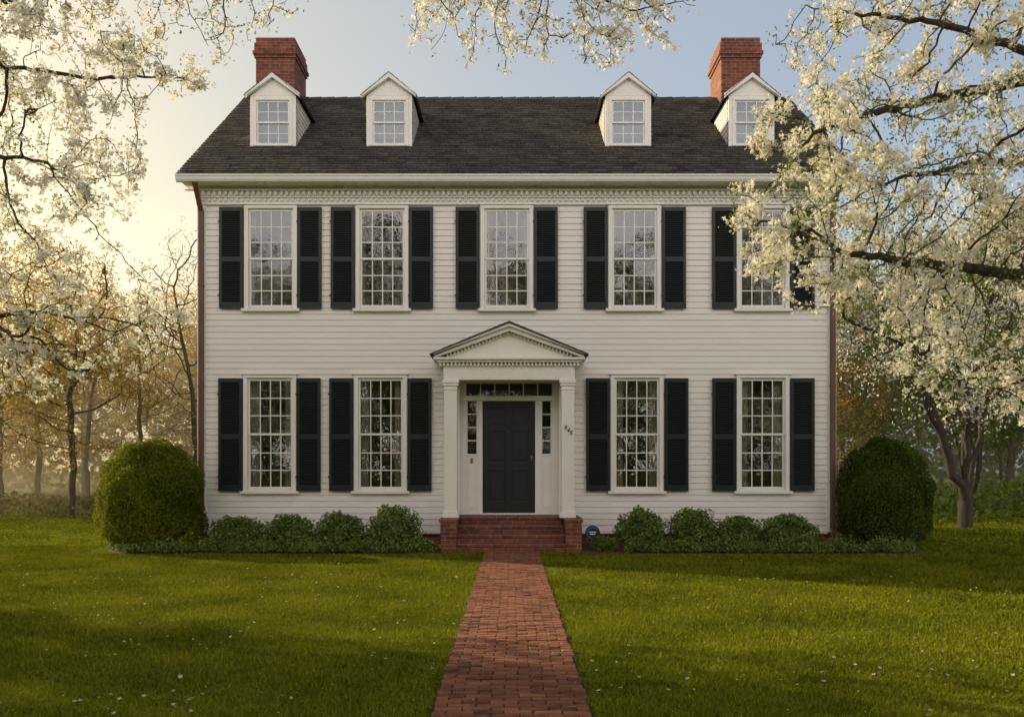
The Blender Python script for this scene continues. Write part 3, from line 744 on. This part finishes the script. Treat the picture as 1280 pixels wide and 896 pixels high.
# ---------------------------------------------------------------- shrubs
def bush(name,loc,rx,ry,h,nleaf,ls,mat,label,group=None,spiky=0,lump=.10):
    seed=random.uniform(0,100); d=rand_unit(nleaf); d[:,2]=np.where(d[:,2]<-.85,-d[:,2],d[:,2])
    ls_=np.array([1+lump*noise.noise(Vector(q*2.2)+Vector((seed,0,0)))*1.6+lump*.8*noise.noise(Vector(q*7)+Vector((0,seed,0))) for q in d])
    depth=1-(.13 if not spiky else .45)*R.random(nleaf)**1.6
    rad=np.sqrt(d[:,0]**2+d[:,1]**2)+1e-6
    k=np.where((d[:,2]<0)&(not spiky),np.minimum(1/rad,1+.35*np.abs(d[:,2])),1)
    P_=d*np.stack([k,k,np.ones_like(k)],1)*(ls_*depth)[:,None]*np.array([rx,ry,h*.53])+np.array([0,0,h*.47]); ok=P_[:,2]>.0; P_=P_[ok]; d=d[ok]; dp=depth[ok]
    n=len(P_)
    nr=d*(.9 if not spiky else .35)+rand_unit(n)*.8; nr/=np.linalg.norm(nr,axis=1,keepdims=True)
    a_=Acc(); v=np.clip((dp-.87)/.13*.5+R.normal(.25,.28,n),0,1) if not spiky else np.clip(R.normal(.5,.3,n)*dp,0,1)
    a_.add(leaf_q(P_,nr,R.uniform(.7,1.3,n)*ls,R.uniform(.45,.7,n)*ls),v)
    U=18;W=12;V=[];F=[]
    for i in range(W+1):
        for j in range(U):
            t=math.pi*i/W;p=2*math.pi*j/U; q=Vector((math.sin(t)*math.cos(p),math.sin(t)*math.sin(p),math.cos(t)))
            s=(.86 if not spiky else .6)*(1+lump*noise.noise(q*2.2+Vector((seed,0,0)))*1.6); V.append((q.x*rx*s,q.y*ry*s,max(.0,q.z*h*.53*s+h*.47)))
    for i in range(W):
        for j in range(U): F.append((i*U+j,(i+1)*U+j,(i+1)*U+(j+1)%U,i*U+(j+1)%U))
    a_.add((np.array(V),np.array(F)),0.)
    o=a_.obj(name,mat); o.location=loc; tag(o,label,'shrub',group); return o
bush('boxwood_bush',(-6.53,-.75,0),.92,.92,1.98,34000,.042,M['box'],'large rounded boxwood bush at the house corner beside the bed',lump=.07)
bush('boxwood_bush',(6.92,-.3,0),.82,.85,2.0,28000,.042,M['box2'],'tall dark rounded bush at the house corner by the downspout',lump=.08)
G='low shrubs along the house foundation'
for x,y,rx,h in((-4.98,-.75,.50,.57),(-4.02,-.75,.47,.60),(-3.12,-.75,.44,.64),(-2.12,-.95,.52,.78),(2.30,-.95,.43,.72),(3.28,-.8,.46,.72),(4.12,-.7,.40,.57),(5.0,-.75,.51,.61)):
    bush('shrub',(x,y,0),rx,rx*.85,h,4200,.055,M['shrub'],'low leafy green shrub in the mulch bed by the wall',G,spiky=1,lump=.22)
bush('shrub',(-1.62,-1.35,0),.33,.25,.26,900,.05,M['shrub'],'small green plant beside the brick steps',G,spiky=1,lump=.3)
bush('shrub',(1.62,-1.3,0),.24,.2,.28,700,.05,M['yleaf'],'small yellow-green plant beside the brick steps',G,spiky=1,lump=.3)
a_=Acc()
n=20000
x=np.where(R.random(n)<.5,R.uniform(-7.25,-1.7,n),R.uniform(1.95,7.35,n))
ye=np.array([-1.47-.06*math.sin(q*1.6) for q in x]); wd=.16+.04*np.sin(x*5)
end=np.clip(np.minimum(x+7.4,7.5-x)/.8,0,1); ye=ye*np.sqrt(end)
y=ye+R.normal(size=n)*wd*.7; z=.04+np.abs(R.normal(size=n))*.085*(1+.3*np.sin(x*7))
nr=rand_unit(n)*.8+np.array([0,-.2,.7]); nr/=np.linalg.norm(nr,axis=1,keepdims=True)
a_.add(leaf_q(np.stack([x,y,z],1),nr,R.uniform(.03,.055,n),R.uniform(.02,.035,n)),np.clip(R.normal(.4,.3,n),0,1))
o=a_.obj('ground_cover',M['shrub']); o['kind']='stuff'

# ---------------------------------------------------------------- garden sign by steps
m=MB(); S_=empty('garden_sign',(1.42,-1.18,0),'small round dark blue garden sign on a stake beside the steps','sign')
m.cyl((0,.01,0),(0,.01,.30),.008,.008,8); m.obj('stake',M['iron'],S_)
m=MB(); m.cyl((0,.005,.33),(0,-.012,.33),.13,.13,28); m.obj('sign_board',M['iron'],S_,.003)
m=MB()
for i in range(20):
    t0=.5+4.2*i/20; t1=.5+4.2*(i+1)/20
    p=lambda t,r:(r*math.cos(t),-.0135,.33+r*math.sin(t)); m.poly([p(t0,.085),p(t0,.11),p(t1,.11),p(t1,.085)][::-1])
m.obj('sign_emblem',M['blue'],S_)
m=MB(); m.box(-.06,.06,-.016,-.0125,.335,.352); m.box(-.045,.05,-.016,-.0125,.30,.317); m.obj('sign_mark',M['trim'],S_)

# ---------------------------------------------------------------- grass & lawn flowers
def grass(n,d,x,y):
    cl=np.sin(x*3.1+np.sin(y*2.3)*1.5)*np.cos(y*2.7+x)*.5+.5
    h=R.uniform(.020,.040,n)*(.8+.35*cl); w=.0028*(d/5)**.9*R.uniform(.7,1.3,n)
    t=R.random(n)*2*math.pi; lx=R.normal(size=n)*.016;ly=R.normal(size=n)*.016
    V=np.empty((n,3,3)); V[:,0]=np.stack([x-w*np.cos(t),y-w*np.sin(t),0*x],1); V[:,1]=np.stack([x+w*np.cos(t),y+w*np.sin(t),0*x],1); V[:,2]=np.stack([x+lx,y+ly,h],1)
    return V.reshape(-1,3)
n=380000
d=4.3+12.6*R.random(n); x=(R.random(n)*2-1)*(.64*d+.6); y=d-17
ok=(~in_bed(x,y)&(y<-1.2))|((np.abs(x)>7.6)&(y<0)); ok&=np.abs(x-PX)>PW-.012+.02*np.sin(y*9)
x=x[ok];y=y[ok];d=d[ok]; V1=grass(len(x),d,x,y)
n=70000; d=15.5+14*R.random(n); x=(R.random(n)*2-1)*(.66*d); y=d-17; ok=(np.abs(x)>7.5)&(y>-1.4); x=x[ok];y=y[ok];d=d[ok]
V2=grass(len(x),d*2.2,x,y); V=np.concatenate([V1,V2]); n=len(V)//3
o=np_mesh('lawn_grass',V,np.arange(3*n).reshape(-1,3),M['grass'],None,np.clip(R.normal(.5,.3,n),0,1)); o['kind']='stuff'
n=520; d=4.8+9*R.random(n)**1.3; x=(R.random(n)*2-1)*.6*d; y=d-17
clx=np.array([noise.noise(Vector((a_*.8,b_*.8,7))) for a_,b_ in zip(x,y)])>-.05; ok=clx&(np.abs(x-PX)>PW+.05); x=x[ok];y=y[ok];n=len(x)
P_=np.stack([x,y,R.uniform(.04,.06,n)],1); nr=rand_unit(n)*.3+np.array([0,-.2,1]); nr/=np.linalg.norm(nr,axis=1,keepdims=True)
a_=Acc(); a_.add(flowers(P_,nr,R.uniform(.008,.017,n),5),.8); o=a_.obj('lawn_daisies',M['petal']); o['kind']='stuff'
n=360; d=4.8+10*R.random(n); x=(R.random(n)*2-1)*.6*d; y=d-17; on=np.abs(x-PX)<PW
P_=np.stack([x,y,np.where(on,.028,.045)],1); nr=rand_unit(n)*.25+np.array([0,0,1]); nr/=np.linalg.norm(nr,axis=1,keepdims=True)
a_=Acc(); a_.add(leaf_q(P_,nr,R.uniform(.012,.022,n),R.uniform(.01,.016,n)),.7); o=a_.obj('fallen_petals',M['petal']); o['kind']='stuff'

# ---------------------------------------------------------------- morning haze among the far trees (real scattering air)
vm,nt,out=newmat('sunlit_haze'); vs=N(nt,'ShaderNodeVolumeScatter'); vs.inputs['Density'].default_value=.026; vs.inputs['Anisotropy'].default_value=.6; vs.inputs['Color'].default_value=(1,.80,.48,1)
nt.links.new(vs.outputs[0],out.inputs['Volume'])
m=MB(); m.box(-50,40,8.6,42,-.5,9.5); o=m.obj('morning_haze',vm); o['kind']='stuff'

# ---------------------------------------------------------------- world, sun, camera
w=bpy.data.worlds.new('World'); sc.world=w; w.use_nodes=True; nt=w.node_tree; nt.nodes.clear()
out=nt.nodes.new('ShaderNodeOutputWorld'); bg=nt.nodes.new('ShaderNodeBackground')
sky=nt.nodes.new('ShaderNodeTexSky'); sky.sky_type='NISHITA'; sky.sun_disc=False; sky.sun_elevation=e; sky.sun_rotation=math.radians(-SUN_AZ); sky.dust_density=2.0; sky.air_density=1.0; sky.ozone_density=1.5
bg.inputs[1].default_value=.12
tc=nt.nodes.new('ShaderNodeTexCoord')
def lobef(vec,power):
    dt=N(nt,'ShaderNodeVectorMath',operation='DOT_PRODUCT'); nt.links.new(tc.outputs['Generated'],dt.inputs[0]); dt.inputs[1].default_value=Vector(vec).normalized()
    mx=N(nt,'ShaderNodeMath',operation='MAXIMUM'); nt.links.new(dt.outputs['Value'],mx.inputs[0]); mx.inputs[1].default_value=0
    pw=N(nt,'ShaderNodeMath',operation='POWER'); nt.links.new(mx.outputs[0],pw.inputs[0]); pw.inputs[1].default_value=power; return pw.outputs[0]
def lobe(vec,power,col):
    cc=N(nt,'ShaderNodeVectorMath',operation='SCALE'); cc.inputs[0].default_value=col; nt.links.new(lobef(vec,power),cc.inputs['Scale']); return cc.outputs[0]
def vadd(a_,b_):
    n=N(nt,'ShaderNodeVectorMath',operation='ADD'); nt.links.new(a_,n.inputs[0])
    if isinstance(b_,tuple): n.inputs[1].default_value=b_
    else: nt.links.new(b_,n.inputs[1])
    return n.outputs[0]
s=vadd(sky.outputs[0],(2.0,2.05,2.05))                      # thin high haze
s=mixc(nt,lobef((-.75,.72,.05),3.0),s,mixc(nt,1.0,s,(1.35,1.02,.56),'MULTIPLY'))   # warm low air toward the sun
sz=N(nt,'ShaderNodeSeparateXYZ'); nt.links.new(tc.outputs['Generated'],sz.inputs[0])
k=N(nt,'ShaderNodeVectorMath',operation='SCALE'); nt.links.new(s,k.inputs[0]); nt.links.new(ramp(nt,sz.outputs[2],.46,.66,1.0,.10),k.inputs['Scale'])  # unseen zenith dimmed to cut fill light on the lawn
s=vadd(k.outputs[0],lobe((0,-1,.06),2.8,(19.5,16.2,13.6)))   # added glow low behind the camera, fills the house front with light
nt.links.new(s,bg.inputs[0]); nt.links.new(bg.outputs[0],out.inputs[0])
sl=bpy.data.lights.new('sun','SUN'); sl.energy=6.5; sl.angle=math.radians(.6); sl.color=(1,.82,.50)
so=bpy.data.objects.new('sun',sl); C.objects.link(so); so.rotation_euler=SUND.to_track_quat('Z','Y').to_euler(); so.location=(-30,20,20)
cam=bpy.data.cameras.new('camera'); cam.lens=1122/1280*36; cam.sensor_width=36; cam.sensor_fit='HORIZONTAL'; cam.shift_y=.108; cam.clip_end=1500; cam.clip_start=.05
co=bpy.data.objects.new('camera',cam); C.objects.link(co); co.location=(0,-17,1.45); co.rotation_euler=(math.pi/2,0,0); sc.camera=co
